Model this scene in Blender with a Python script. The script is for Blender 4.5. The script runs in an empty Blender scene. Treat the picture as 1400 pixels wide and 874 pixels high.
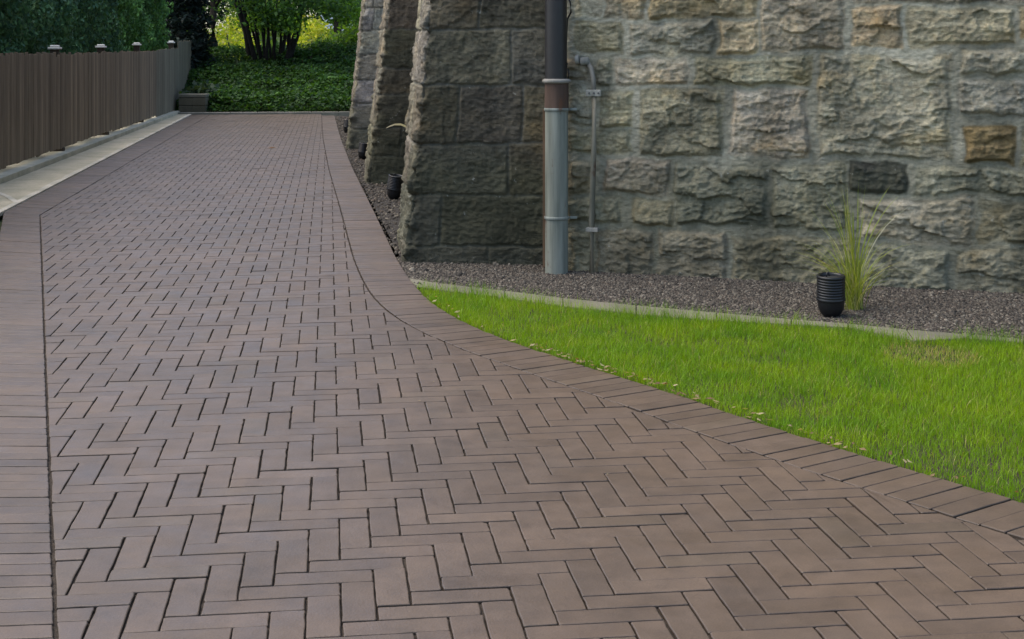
import bpy, math, random
import numpy as np
from mathutils import Vector
random.seed(7)
RNG = np.random.default_rng(11)
sc = bpy.context.scene
C = sc.collection
R = math.radians

# ------------------------------------------------------------------ camera, sky, sun, exposure
FPX = 1950.0
KD = FPX / 1650.0
CAM_H, FOC = 1.45, FPX / 1400.0            # eye height (m), focal length / sensor width
cam = bpy.data.cameras.new('camera'); co = bpy.data.objects.new('camera', cam); C.objects.link(co)
co.location = (0, 0, CAM_H); co.rotation_euler = (R(90), 0, 0)
cam.sensor_fit = 'HORIZONTAL'; cam.sensor_width = 36; cam.lens = 36 * FOC
cam.shift_y = -362 / 1400; cam.clip_start = 0.05; cam.clip_end = 2000
sc.camera = co

SUN_EL, SUN_AZ = R(58), R(-82)                # azimuth clockwise from +Y: broad soft light from the left, ahead
w = bpy.data.worlds.new('World'); sc.world = w; w.use_nodes = True
nt = w.node_tree; bg = nt.nodes['Background']
sky = nt.nodes.new('ShaderNodeTexSky'); sky.sky_type = 'NISHITA'; sky.sun_disc = False
sky.sun_elevation = SUN_EL; sky.sun_rotation = SUN_AZ
sky.dust_density = 2.2; sky.air_density = 1.0; sky.ozone_density = 1.0
nt.links.new(sky.outputs[0], bg.inputs[0]); bg.inputs[1].default_value = 0.15
sl = bpy.data.lights.new('sun', 'SUN'); sl.energy = 1.5; sl.angle = R(65); sl.color = (1, .89, .73)
so = bpy.data.objects.new('sun', sl); C.objects.link(so)
sd = Vector((math.sin(SUN_AZ) * math.cos(SUN_EL), math.cos(SUN_AZ) * math.cos(SUN_EL), math.sin(SUN_EL)))
so.rotation_euler = sd.to_track_quat('Z', 'Y').to_euler(); so.location = sd * 60
vs = sc.view_settings; vs.view_transform = 'Standard'; vs.look = 'None'; vs.gamma = 1; vs.use_curve_mapping = False
vs.exposure = 1.08

# ------------------------------------------------------------------ frames
TH = math.atan(250 / FPX)
UX = np.array([math.cos(TH), math.sin(TH)]); VX = np.array([-math.sin(TH), math.cos(TH)])
def uv(u, v):                                  # drive frame (u to the right, v along the drive) -> world XY
    return UX * u + VX * v
def gp(px, py, z=0.0):                         # ground point under a spot of the survey picture
    Y = FPX * (CAM_H - z) / (py - 75.0)
    return np.array([(px - 700) * Y / FPX, Y])
def vpx(px, u):                                 # v along the drive where the line at lateral u crosses a picture column
    k = (px - 700) / FPX; c, s = math.cos(TH), math.sin(TH); return u * (c - k * s) / (s + k * c)
def to_uv(p):
    return np.array([p[0] * UX[0] + p[1] * UX[1], p[0] * VX[0] + p[1] * VX[1]])

# ------------------------------------------------------------------ numpy noise
def _hash(ix, iy, iz, seed):
    h = (ix.astype(np.int64) * 374761393 + iy.astype(np.int64) * 668265263 + iz.astype(np.int64) * 2147483647 + seed * 974634777) & 0xffffffff
    h = ((h ^ (h >> 13)) * 1274126177) & 0xffffffff
    h = ((h ^ (h >> 16)) * 2246822519) & 0xffffffff
    return ((h ^ (h >> 15)) & 0xffffff) / float(0xffffff)
def vnoise(x, y, z, seed=0):
    x, y, z = np.broadcast_arrays(x, y, z)
    ix, iy, iz = np.floor(x), np.floor(y), np.floor(z)
    fx, fy, fz = x - ix, y - iy, z - iz
    fx, fy, fz = [f * f * f * (f * (f * 6 - 15) + 10) for f in (fx, fy, fz)]
    r = 0
    for a in (0, 1):
        for b in (0, 1):
            for c in (0, 1):
                wgt = (fx if a else 1 - fx) * (fy if b else 1 - fy) * (fz if c else 1 - fz)
                r = r + wgt * _hash(ix + a, iy + b, iz + c, seed)
    return r
def fbm(x, y, z, octv=4, seed=0, gain=.5):
    s, a, t = 0, 1., 0
    for i in range(octv):
        s = s + a * vnoise(x * 2 ** i, y * 2 ** i, z * 2 ** i, seed + i * 17); t += a; a *= gain
    return s / t
def ridge(x, y, z, octv=4, seed=0):
    s, a, t = 0, 1., 0
    for i in range(octv):
        s = s + a * (1 - np.abs(2 * vnoise(x * 2 ** i, y * 2 ** i, z * 2 ** i, seed + i * 13) - 1)); t += a; a *= .55
    return s / t
def sstep(a, b, x):
    t = np.clip((x - a) / (b - a), 0, 1); return t * t * (3 - 2 * t)

# ------------------------------------------------------------------ object helpers
def tag(o, label=None, cat=None, group=None, kind=None):
    if label: o['label'] = label
    if cat: o['category'] = cat
    if group: o['group'] = group
    if kind: o['kind'] = kind
    return o
def empty(name, loc, label, cat, group=None):
    o = bpy.data.objects.new(name, None); C.objects.link(o); o.location = loc; o.empty_display_size = .2
    return tag(o, label, cat, group)
def link(name, me, mat, parent=None, smooth=False):
    o = bpy.data.objects.new(name, me); C.objects.link(o)
    if mat: me.materials.append(mat)
    if parent:
        o.parent = parent
        o.matrix_parent_inverse.identity(); o.location = -Vector(parent.location) if parent.type == 'EMPTY' and not parent.parent else (0, 0, 0)
    if smooth: me.polygons.foreach_set('use_smooth', [True] * len(me.polygons))
    return o
def np_mesh(name, V, F, col=None, extra=None):
    """V (n,3); F (m,k) all of one size; col (n,3) per vertex; extra {name: (n,)}"""
    me = bpy.data.meshes.new(name); V = np.asarray(V, np.float32); F = np.asarray(F, np.int32)
    me.vertices.add(len(V)); me.vertices.foreach_set('co', V.ravel())
    k = F.shape[1]; me.loops.add(F.size); me.loops.foreach_set('vertex_index', F.ravel())
    me.polygons.add(len(F)); me.polygons.foreach_set('loop_start', np.arange(0, F.size, k, dtype=np.int32))
    me.polygons.foreach_set('loop_total', np.full(len(F), k, np.int32))
    if col is not None: add_col(me, col)
    for nme, a in (extra or {}).items():
        at = me.attributes.new(nme, 'FLOAT', 'POINT'); at.data.foreach_set('value', np.asarray(a, np.float32).ravel())
    me.update(calc_edges=True); me.validate()
    return me
def add_col(me, col):
    at = me.color_attributes.new('tint', 'FLOAT_COLOR', 'POINT')
    c4 = np.ones((len(me.vertices), 4), np.float32); c4[:, :3] = col; at.data.foreach_set('color', c4.ravel())
class MB:
    """collects plain shapes into one mesh"""
    def __init__(s): s.var = .08; s.v = []; s.f = []; s.c = []; s.sm = []; s.cur = (1, 1, 1)
    def add(s, vs_, fs, smooth=False):
        b = len(s.v); s.v += [tuple(map(float, p)) for p in vs_]; s.f += [tuple(i + b for i in f) for f in fs]
        s.c += [s.cur] * len(vs_); s.sm += [smooth] * len(fs)
    def box(s, c, size, ax=(1, 0), bev=0.0, tilt=0):
        """box centred at c, ax = horizontal direction of its first side"""
        ax = np.array(ax, float); ax /= np.linalg.norm(ax); ay = np.array([-ax[1], ax[0]])
        hx, hy, hz = [q / 2 for q in size]
        rings = [(-hz, bev), (-hz + bev, 0), (hz - bev, 0), (hz, bev)] if bev else [(-hz, 0), (hz, 0)]
        vv = []
        for z, ins in rings:
            for sx, sy in ((-1, -1), (1, -1), (1, 1), (-1, 1)):
                p = ax * sx * (hx - ins) + ay * sy * (hy - ins); vv.append((c[0] + p[0], c[1] + p[1], c[2] + z))
        n = len(rings); ff = [(3, 2, 1, 0), tuple(range(4 * n - 4, 4 * n))]
        for r in range(n - 1):
            for k in range(4): ff.append((4 * r + k, 4 * r + (k + 1) % 4, 4 * r + 4 + (k + 1) % 4, 4 * r + 4 + k))
        s.add(vv, ff)
    def lathe(s, base, prof, n=20, axis=(0, 0, 1)):
        """prof: (radius, height) list from bottom to top along axis"""
        q = Vector(axis).normalized().to_track_quat('Z', 'Y'); vv = []; ff = []
        for r, h in prof:
            for k in range(n):
                a = 2 * math.pi * k / n; p = q @ Vector((r * math.cos(a), r * math.sin(a), h)); vv.append((base[0] + p.x, base[1] + p.y, base[2] + p.z))
        m = len(prof)
        for i in range(m - 1):
            for k in range(n): ff.append((i * n + k, i * n + (k + 1) % n, i * n + n + (k + 1) % n, i * n + n + k))
        s.add(vv, ff, True); s.add(vv[:n], [tuple(range(n - 1, -1, -1))]); s.add(vv[-n:], [tuple(range(n))])
    def tube(s, pts, rad, n=8):
        pts = [Vector(p) for p in pts]; rad = rad if isinstance(rad, (list, tuple)) else [rad] * len(pts); vv = []; ff = []
        for i, p in enumerate(pts):
            d = (pts[min(i + 1, len(pts) - 1)] - pts[max(i - 1, 0)]).normalized(); q = d.to_track_quat('Z', 'Y')
            for k in range(n):
                a = 2 * math.pi * k / n; vv.append(p + q @ Vector((rad[i] * math.cos(a), rad[i] * math.sin(a), 0)))
        for i in range(len(pts) - 1):
            for k in range(n): ff.append((i * n + k, i * n + (k + 1) % n, i * n + n + (k + 1) % n, i * n + n + k))
        ff += [tuple(range(n - 1, -1, -1)), tuple(range(len(vv) - n, len(vv)))]
        s.add(vv, ff, True)
    def build(s, name, mat, parent=None):
        me = bpy.data.meshes.new(name); me.from_pydata(s.v, [], s.f); add_col(me, np.array(s.c))
        me.polygons.foreach_set('use_smooth', s.sm); me.update()
        return link(name, me, mat, parent)

# ------------------------------------------------------------------ materials
class NG:
    def __init__(s, name):
        s.m = bpy.data.materials.new(name); s.m.use_nodes = True; s.t = s.m.node_tree; s.b = s.t.nodes['Principled BSDF']
        s.out = s.t.nodes['Material Output']
        s.co = s.n('ShaderNodeTexCoord').outputs['Object']
    def n(s, k, **kw):
        x = s.t.nodes.new(k)
        for a, b in kw.items(): setattr(x, a, b)
        return x
    def L(s, a, b): s.t.links.new(a, b)
    def attr(s, nm, vec=True): return s.n('ShaderNodeAttribute', attribute_name=nm).outputs['Color' if vec else 'Fac']
    def noise(s, scale, det=4, rough=.55, sc3=None, dist=0):
        x = s.n('ShaderNodeTexNoise'); x.inputs['Scale'].default_value = scale; x.inputs['Detail'].default_value = det
        x.inputs['Roughness'].default_value = rough; x.inputs['Distortion'].default_value = dist
        if sc3:
            mp = s.n('ShaderNodeMapping'); mp.inputs['Scale'].default_value = sc3; s.L(s.co, mp.inputs['Vector']); s.L(mp.outputs[0], x.inputs['Vector'])
        else: s.L(s.co, x.inputs['Vector'])
        return x.outputs['Fac']
    def ramp(s, fac, stops):
        x = s.n('ShaderNodeValToRGB'); e = x.color_ramp.elements
        while len(e) < len(stops): e.new(.5)
        for el, (p, c) in zip(e, stops): el.position = p; el.color = (*c, 1) if len(c) == 3 else c
        s.L(fac, x.inputs[0]); return x.outputs[0]
    def mix(s, a, b, fac, mode='MIX'):
        x = s.n('ShaderNodeMix', data_type='RGBA', blend_type=mode)
        for sock, v in ((x.inputs[0], fac), (x.inputs[6], a), (x.inputs[7], b)):
            if hasattr(v, 'node'): s.L(v, sock)
            elif isinstance(v, (int, float)): sock.default_value = v
            else: sock.default_value = (*v, 1)
        return x.outputs[2]
    def math(s, op, a, b):
        x = s.n('ShaderNodeMath', operation=op)
        for sock, v in zip(x.inputs, (a, b)):
            if hasattr(v, 'node'): s.L(v, sock)
            else: sock.default_value = v
        return x.outputs[0]
    def bump(s, h, strength, dist=.01, prev=None):
        x = s.n('ShaderNodeBump'); x.inputs['Strength'].default_value = strength; x.inputs['Distance'].default_value = dist
        s.L(h, x.inputs['Height'])
        if prev: s.L(prev, x.inputs['Normal'])
        return x.outputs[0]
    def done(s, col=None, rough=.8, nrm=None, spec=None, metal=0, transl=0, tcol=None):
        b = s.b
        if col is not None:
            if hasattr(col, 'node'): s.L(col, b.inputs['Base Color'])
            else: b.inputs['Base Color'].default_value = (*col, 1)
        if hasattr(rough, 'node'): s.L(rough, b.inputs['Roughness'])
        else: b.inputs['Roughness'].default_value = rough
        if nrm is not None: s.L(nrm, b.inputs['Normal'])
        if spec is not None: b.inputs['Specular IOR Level'].default_value = spec
        b.inputs['Metallic'].default_value = metal
        if transl:
            tr = s.n('ShaderNodeBsdfTranslucent'); mx = s.n('ShaderNodeMixShader'); mx.inputs[0].default_value = transl
            if hasattr(col, 'node'): s.L(tcol or col, tr.inputs[0])
            s.L(b.outputs[0], mx.inputs[1]); s.L(tr.outputs[0], mx.inputs[2]); s.L(mx.outputs[0], s.out.inputs[0])
        return s.m

def m_paver():
    g = NG('clay_paver'); t = g.attr('tint')
    col = g.mix(t, g.ramp(g.noise(9, 5), [(.3, (.84, .84, .85)), (.7, (1.1, 1.09, 1.08))]), 1, 'MULTIPLY')
    col = g.mix(col, g.ramp(g.noise(1.1, 4), [(.35, (.84, .85, .85)), (.7, (1.09, 1.07, 1.05))]), 1, 'MULTIPLY')
    blot = g.ramp(g.noise(3.3, 6, .7), [(.3, (.74, .75, .75)), (.44, (1, 1, 1))])
    col = g.mix(col, blot, .8, 'MULTIPLY')
    spk = g.ramp(g.noise(260, 2), [(.3, (.78, .78, .78)), (.55, (1, 1, 1)), (.78, (1.25, 1.22, 1.2))])
    col = g.mix(col, spk, .7, 'MULTIPLY')
    n = g.bump(g.noise(140, 4), .25, .004); n = g.bump(g.noise(14, 3), .2, .012, n)
    rg = g.ramp(g.noise(5, 4), [(.3, (.4, .4, .4)), (.7, (.6, .6, .6))])
    return g.done(col, rg, n, .45)
def m_stone():
    g = NG('rock_faced_stone'); t = g.attr('tint'); mo = g.attr('mortar', False)
    col = g.mix(t, g.ramp(g.noise(4.5, 6, .65), [(.28, (.58, .59, .6)), (.5, (1, 1, 1)), (.70, (1.42, 1.36, 1.24))]), 1, 'MULTIPLY')
    col = g.mix(col, g.ramp(g.noise(38, 5, .7), [(.3, (.6, .6, .6)), (.55, (1.05, 1.05, 1.05)), (.75, (1.3, 1.3, 1.28))]), .8, 'MULTIPLY')
    lay = g.ramp(g.noise(5, 5, .6, (1.2, 1.2, 6), .6), [(.35, (.75, .7, .62)), (.6, (1.08, 1.08, 1.08))])
    col = g.mix(col, lay, .7, 'MULTIPLY')
    och = g.ramp(g.noise(2.3, 4, .6, (1, 1, 1.8)), [(.56, (0, 0, 0)), (.7, (1, 1, 1))])
    col = g.mix(col, g.mix(col, (1.18, .96, .66), 1, 'MULTIPLY'), g.math('MULTIPLY', och, .5))
    mc = g.mix((.50, .475, .37), g.ramp(g.noise(22, 5), [(.3, (.72, .72, .72)), (.7, (1.15, 1.15, 1.15))]), 1, 'MULTIPLY')
    mc = g.mix((.31, .3, .235), mc, g.ramp(g.noise(1.6, 3), [(.35, (0, 0, 0)), (.6, (1, 1, 1))]))
    col = g.mix(col, mc, mo)
    # algae and damp stain rising from the bed
    sep = g.n('ShaderNodeSeparateXYZ'); gm = g.n('ShaderNodeNewGeometry'); g.L(gm.outputs['Position'], sep.inputs[0])
    zz = g.math('ADD', sep.outputs[2], g.math('MULTIPLY', g.noise(2.2, 5, .65), -1.1))
    al = g.ramp(zz, [(.0, (1, 1, 1)), (.28, (0, 0, 0))])
    col = g.mix(col, (.075, .08, .045), g.math('MULTIPLY', al, .5))
    dk = g.ramp(g.noise(.9, 5, .6, (1.6, 1.6, .8), .8), [(.42, (.5, .5, .47)), (.6, (1.08, 1.07, 1.04))])
    col = g.mix(col, dk, .75, 'MULTIPLY')
    st = g.ramp(g.noise(3, 5, .6, (2.2, 2.2, .3)), [(.36, (.62, .62, .6)), (.55, (1.05, 1.05, 1.05))])
    col = g.mix(col, st, .6, 'MULTIPLY')
    lich = g.ramp(g.noise(16, 4, .7), [(.66, (0, 0, 0)), (.72, (1, 1, 1))])
    col = g.mix(col, (.36, .37, .33), g.math('MULTIPLY', lich, .5))
    n = g.bump(g.noise(75, 6, .75), .8, .014); n = g.bump(g.noise(15, 4, .6, (1, 1, 2.4)), .4, .03, n)
    return g.done(col, .9, n, .25)
def m_conc():
    g = NG('weathered_concrete'); t = g.attr('tint')
    col = g.mix(t, g.ramp(g.noise(2.2, 6, .6), [(.3, (.68, .7, .64)), (.7, (1.15, 1.12, 1.05))]), 1, 'MULTIPLY')
    col = g.mix(col, g.ramp(g.noise(45, 4), [(.3, (.8, .8, .8)), (.7, (1.1, 1.1, 1.1))]), .8, 'MULTIPLY')
    return g.done(col, .88, g.bump(g.noise(90, 5), .3, .006), .3)
def m_wood():
    g = NG('weathered_fence_wood'); t = g.attr('tint')
    gr = g.ramp(g.noise(14, 5, .65, (3, 3, .12)), [(.3, (.55, .52, .5)), (.7, (1.25, 1.22, 1.15))])
    col = g.mix(t, gr, 1, 'MULTIPLY')
    return g.done(col, .85, g.bump(g.noise(40, 4, .6, (3, 3, .1)), .3, .004), .2)
def m_tint(name, rough=.6, spec=.5, metal=0, nscale=20, lo=.8, hi=1.15, bump=.1):
    g = NG(name); t = g.attr('tint')
    col = g.mix(t, g.ramp(g.noise(nscale, 5), [(.3, (lo,) * 3), (.7, (hi,) * 3)]), 1, 'MULTIPLY')
    return g.done(col, rough, g.bump(g.noise(nscale * 4, 4), bump, .003), spec, metal)
def m_leaf(name, transl=.35, rough=.5, tl=(1.5, 1.35, .5)):
    g = NG(name); t = g.attr('tint')
    return g.done(t, rough, None, .3, 0, transl, g.mix(t, tl, 1, 'MULTIPLY'))
def m_soil(name, a, b, sc_):
    g = NG(name); return g.done(g.ramp(g.noise(sc_, 6, .65), [(.3, a), (.7, b)]), .95, g.bump(g.noise(sc_ * 4, 5), .5, .02), .2)
def m_iron():
    g = NG('painted_cast_iron'); t = g.attr('tint')
    col = g.mix(t, g.ramp(g.noise(7, 5, .6, (2.5, 2.5, .2)), [(.32, (.58, .6, .58)), (.66, (1.2, 1.18, 1.16))]), 1, 'MULTIPLY')
    ru = g.ramp(g.noise(9, 6, .7, (1, 1, .45)), [(.56, (0, 0, 0)), (.66, (1, 1, 1))])
    col = g.mix(col, (.10, .05, .028), g.math('MULTIPLY', ru, .8))
    return g.done(col, .75, g.bump(g.noise(50, 4), .2, .004), .2)
PAV, STO, CON, WOO = m_paver(), m_stone(), m_conc(), m_wood()
LEAF = m_leaf('leaf', .35, .7); LEAFB = m_leaf('thin_leaf', .55, .5, (1.5, 1.4, .5)); NEEDLE = m_leaf('conifer_spray', .12, .65, (1.2, 1.2, .6)); GRASS = m_leaf('grass_blade', .42, .5, (1.35, 1.25, .5))
BARK = m_tint('bark', .9, .2, 0, 12, .6, 1.3, .5); IRON = m_iron(); BLACK = m_tint('black_plastic', .42, .45, 0, 30, .85, 1.1, .05)
PEB = m_tint('pebble', .85, .3, 0, 60, .75, 1.2, .2); SOIL = m_soil('soil', (.028, .022, .017), (.06, .048, .036), 20)
JOINT = m_soil('joint_sand', (.02, .016, .013), (.075, .06, .046), 25)
GROUND = m_soil('ground_cover', (.02, .03, .012), (.045, .06, .02), 3); GRAVB = m_soil('gravel_bed', (.025, .023, .021), (.065, .059, .053), 70)
PLAST = m_tint('plaster', .85, .3, 0, 3, .92, 1.05)

# ------------------------------------------------------------------ ground and bank
BANK_Y = 35.0
def ground_z(X, Y):
    k = sstep(0, 7.6, Y - BANK_Y - .012 * 0); rise = 1.35 + .05 * np.clip(X + 6.5, -2.5, 3.5)
    return -.06 + k * rise + .0 * X
def smooth_axis(a, b, fine0, fine1, step):
    return np.unique(np.concatenate([np.linspace(a, fine0, 14), np.arange(fine0, fine1, step), np.linspace(fine1, b, 14)]))
gx = smooth_axis(-500, 500, -20, 16, 1.2); gy = smooth_axis(-200, 900, 32, 52, .6)
XX, YY = np.meshgrid(gx, gy); ZZ = ground_z(XX, YY)
def grid_faces(nr, nc):
    i = np.arange(nr * nc).reshape(nr, nc); return np.stack([i[:-1, :-1], i[:-1, 1:], i[1:, 1:], i[1:, :-1]], -1).reshape(-1, 4)
o = link('ground', np_mesh('ground', np.stack([XX, YY, ZZ], -1).reshape(-1, 3), grid_faces(*XX.shape)), GROUND, None, True); tag(o, kind='structure')

# ------------------------------------------------------------------ driveway outline (surveyed edge points)
outer_px = [(457, 158), (466, 190), (482, 230), (512, 290), (543, 355), (562, 384), (577, 403), (607, 427), (643, 445), (678, 460), (714, 473), (750, 484.5),
            (786, 495), (821, 507), (857, 518), (893, 528), (945, 545), (1000, 566), (1042, 579), (1110, 602), (1188, 625), (1261, 647), (1330, 667), (1400, 687)]
outer = np.array([gp(*p) for p in outer_px]); d = outer[-1] - outer[-3]; outer = np.vstack([outer, outer[-1] + d * 1.5, outer[-1] + d * 4])
def resample(P, step, closed=False):
    seg = np.linalg.norm(np.diff(P, axis=0), axis=1); cum = np.concatenate([[0], np.cumsum(seg)]); n = max(2, int(round(cum[-1] / step)) + 1)
    s = np.linspace(0, cum[-1], n); return np.stack([np.interp(s, cum, P[:, 0]), np.interp(s, cum, P[:, 1])], 1)
def smooth(P, it):
    for _ in range(it): P[1:-1] = .25 * P[:-2] + .5 * P[1:-1] + .25 * P[2:]
    return P
BW = .0913
outer = smooth(resample(outer, .05), 60); outer = resample(outer, BW)
tg = np.gradient(outer, axis=0); tg /= np.linalg.norm(tg, axis=1)[:, None]
nl = np.stack([tg[:, 1], -tg[:, 0]], 1)
if nl[40] @ (uv(-2, 10) - outer[40]) < 0: nl = -nl
BL = .30
inner = outer + nl * (BL + .005)
# left side: two straight borders meeting at a corner
LA = gp(55, 294); LB = gp(78, 874); LB = LA + (LB - LA) * 1.35; LC = gp(287, 157); LO_A = gp(5, 291); LO_C = gp(262, 157)
dirl = (LB - LA) / np.linalg.norm(LB - LA); nrm_l = np.array([-dirl[1], dirl[0]])
if nrm_l @ np.array([-1, 0]) < 0: nrm_l = -nrm_l
LO_B = LB + nrm_l * .33
END_V = to_uv(gp(350, 156.5))[1]

# herringbone, laid in the drive frame from one surveyed brick corner
org = to_uv(gp(516, 847.5))
def seg_lines(P): return [(P[i], P[i + 1]) for i in range(len(P) - 1)]
inner_c = inner
def right_line(p):                             # nearest stretch of the inner border line
    i = int(np.argmin(((inner_c - p) ** 2).sum(1))); i = min(max(i, 1), len(inner_c) - 2)
    a, b = inner_c[i - 1], inner_c[i + 1]; n = np.array([b[1] - a[1], a[0] - b[0]]); n /= np.linalg.norm(n)
    if n @ nl[i] < 0: n = -n
    return inner_c[i], n
def left_lines():
    out = []
    for a, b in ((LA, LB), (LA, LC)):
        n = np.array([b[1] - a[1], a[0] - b[0]]); n /= np.linalg.norm(n)
        if n @ (uv(-1, 8) - a) < 0: n = -n
        out.append((a, n))
    return out
LL = left_lines()
def clip(poly, a, n):
    out = []; ds = [float((p - a) @ n) for p in poly]
    for i in range(len(poly)):
        j = (i + 1) % len(poly)
        if ds[i] >= 0: out.append(poly[i])
        if (ds[i] >= 0) != (ds[j] >= 0): out.append(poly[i] + (poly[j] - poly[i]) * ds[i] / (ds[i] - ds[j]))
    return out
def area(poly):
    return .5 * abs(sum(poly[i][0] * poly[(i + 1) % len(poly)][1] - poly[(i + 1) % len(poly)][0] * poly[i][1] for i in range(len(poly))))
PV, PF, PC = [], [], []
def brick_col():
    k = random.gauss(0, 1); base = np.array([.160, .115, .081]); r = random.random()
    if r < .10: base = np.array([.160, .118, .082])
    elif r < .2: base = np.array([.153, .111, .080])
    elif r < .25: base = np.array([.166, .120, .086])
    return base * (1 + .055 * k) * .76 * .96
def add_paver(poly, gap):
    """poly: world XY corners; a worn clay paver with rounded arrises"""
    P = np.array(poly); c = P.mean(0)
    if ((P[np.arange(len(P)) - 1] - P) ** 2).sum(1).min() < 1e-6: 
        keep = ((np.roll(P, 1, 0) - P) ** 2).sum(1) > 1e-6; P = P[keep]
        if len(P) < 3: return
    A = 0.5 * np.sum(P[:, 0] * np.roll(P[:, 1], -1) - np.roll(P[:, 0], -1) * P[:, 1])
    if A < 0: P = P[::-1]
    def inset(dd):
        n = len(P); out = []
        for i in range(n):
            e0 = P[i] - P[i - 1]; e1 = P[(i + 1) % n] - P[i]; e0 = e0 / np.linalg.norm(e0); e1 = e1 / np.linalg.norm(e1)
            n0 = np.array([-e0[1], e0[0]]); n1 = np.array([-e1[1], e1[0]]); k = 1 + n0 @ n1
            out.append(P[i] + (n0 + n1) * dd / max(k, .35))
        return np.array(out)
    g = gap / 2; z0 = random.gauss(0, .0009); tx, ty = random.gauss(0, .002), random.gauss(0, .002)
    near = P[:, 1].min() < 12; pars = []          # near bricks: worn, slightly ragged outline with knocked corners
    for i in range(len(P)):
        l = np.linalg.norm(P[(i + 1) % len(P)] - P[i])
        if near and l > .035:
            k0, k1 = [random.uniform(.012, .016) if random.random() < .05 else random.uniform(.0015, .005) for _ in (0, 1)]
            ts_ = [k0 / l] + ([.33, .66] if l < .15 else [.16, .33, .5, .66, .84]) + [1 - k1 / l]
        else: ts_ = [0.0]
        pars += [(i, t, random.gauss(0, .0007), random.gauss(0, .0007)) for t in ts_]
    def ring(dd):
        q = inset(dd); return [q[i] + (q[(i + 1) % len(q)] - q[i]) * t + np.array([jx, jy]) for i, t, jx, jy in pars]
    a, b, d_ = ring(g), ring(g + .001), ring(g + .0034)
    base = len(PV); n = len(a); col = brick_col()
    for rg_, z, edge_shade in ((a, -.02, .45), (a, -.0028, .5), (b, -.001, .68), (d_, 0, .98)):     # shade painted into the arris and joint-side colour to mute sunlit bevels
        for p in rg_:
            PV.append((p[0], p[1], z + z0 + (p[0] - c[0]) * tx + (p[1] - c[1]) * ty)); PC.append(col * edge_shade)
    for r in range(3):
        for k in range(n): PF.append((base + r * n + k, base + r * n + (k + 1) % n, base + r * n + n + (k + 1) % n, base + r * n + n + k))
    PF.append(tuple(range(base + 3 * n, base + 4 * n)))
GAP = .0044
for i in range(-45, 400):
    for j in range(int((-4.4 - org[0]) / BW - i) // 6 - 1, int((6.6 - org[0]) / BW - i) // 6 + 2):
        for kind in (0, 1):
            # lattice (1,1) and (6,0)
            x, y = i + 6 * j, i
            if kind: x, y = x + 3, y - 2
            wx, wy = (3, 1) if kind == 0 else (1, 3)
            cu, cv = org[0] + (x + wx / 2) * BW, org[1] + (y + wy / 2) * BW
            if cv > END_V or cv < .2 or cu < -4.2 or cu > 6.5: continue
            pc = uv(cu, cv); 
            poly = [uv(org[0] + a * BW, org[1] + b * BW) for a, b in ((x, y), (x + wx, y), (x + wx, y + wy), (x, y + wy))]
            ra, rn = right_line(pc); dr = (pc - ra) @ rn
            if dr < -.3: continue
            if pc[1] > LA[1] - .6 and (pc - LL[1][0]) @ LL[1][1] < -.3: continue
            if pc[1] < LA[1] + .6 and (pc - LL[0][0]) @ LL[0][1] < -.3: continue
            if dr < .32: poly = clip(poly, ra, rn)
            # the corner at LA turns outwards: a brick is kept where it is inside both border lines' union as laid
            for q in LL:
                if len(poly) > 2: poly = clip(poly, *q) if ((q is LL[0] and pc[1] < LA[1] + .25) or (q is LL[1] and pc[1] > LA[1] - .25)) else poly
            if len(poly) < 3 or area(poly) < .0012: continue
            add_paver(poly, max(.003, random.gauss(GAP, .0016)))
# right soldier course
for i in range(len(outer) - 1):
    a, b = outer[i], outer[i + 1]; q, r = outer[i + 1] + nl[i + 1] * BL, outer[i] + nl[i] * BL
    if max(a[1], b[1]) < .4: break
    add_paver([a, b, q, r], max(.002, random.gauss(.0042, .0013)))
# left soldier courses
def course(I0, I1, O0, O1, first=0):
    n = int(np.linalg.norm(I1 - I0) / BW)
    for k in range(n):
        t0, t1 = k / n, (k + 1) / n
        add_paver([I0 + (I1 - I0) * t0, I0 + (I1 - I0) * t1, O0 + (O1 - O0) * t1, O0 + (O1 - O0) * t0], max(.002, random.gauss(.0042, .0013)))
s4 = nrm_l * .005
course(LA + s4, LB + s4, LO_A, LO_B)
n2 = -LL[1][1] * .005
course(LA + n2, LC + n2, LO_A + n2, LO_C)
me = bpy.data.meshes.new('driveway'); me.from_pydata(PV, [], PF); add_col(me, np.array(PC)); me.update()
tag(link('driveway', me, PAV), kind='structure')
# sand bed under the pavers
bed = MB(); P = [*outer, LO_B + np.array([0, -1]), LO_B, LO_A, LO_C]
bed.add([(p[0], p[1], -.0095) for p in P], [tuple(range(len(P)))]); tag(bed.build('joint_sand', JOINT), kind='structure')

# ------------------------------------------------------------------ concrete apron, fence kerb, end kerb
U0, U1, U2 = -3.02, -3.62, -4.0
def strip(mb, pts_a, pts_b, z0, z1, bev=.012):
    """raised strip between two polylines of equal length"""
    n = len(pts_a)
    for i in range(n - 1):
        a0, a1, b0, b1 = pts_a[i], pts_a[i + 1], pts_b[i], pts_b[i + 1]
        c = (a0 + a1 + b0 + b1) / 4; gp_ = lambda p, k: p + (c - p) / max(np.linalg.norm(c - p), 1e-6) * k
        q = [a0, a1, b1, b0]
        vv = [(*gp_(p, .003), z0) for p in q] + [(*gp_(p, .003), z1 - bev) for p in q] + [(*gp_(p, .003 + bev * 1.2), z1) for p in q]
        A = .5 * sum(q[k][0] * q[(k + 1) % 4][1] - q[(k + 1) % 4][0] * q[k][1] for k in range(4))
        ff = []
        for r in (0, 4):
            for k in range(4): ff.append((r + k, r + (k + 1) % 4, r + 4 + (k + 1) % 4, r + 4 + k))
        ff.append((8, 9, 10, 11))
        if A < 0: ff = [f[::-1] for f in ff]
        mb.cur = tuple(np.array(mb.base) * random.uniform(1 - mb.var, 1 + mb.var)); mb.add(vv, ff)
ap = MB(); ap.base = (.52, .47, .36)
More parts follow.
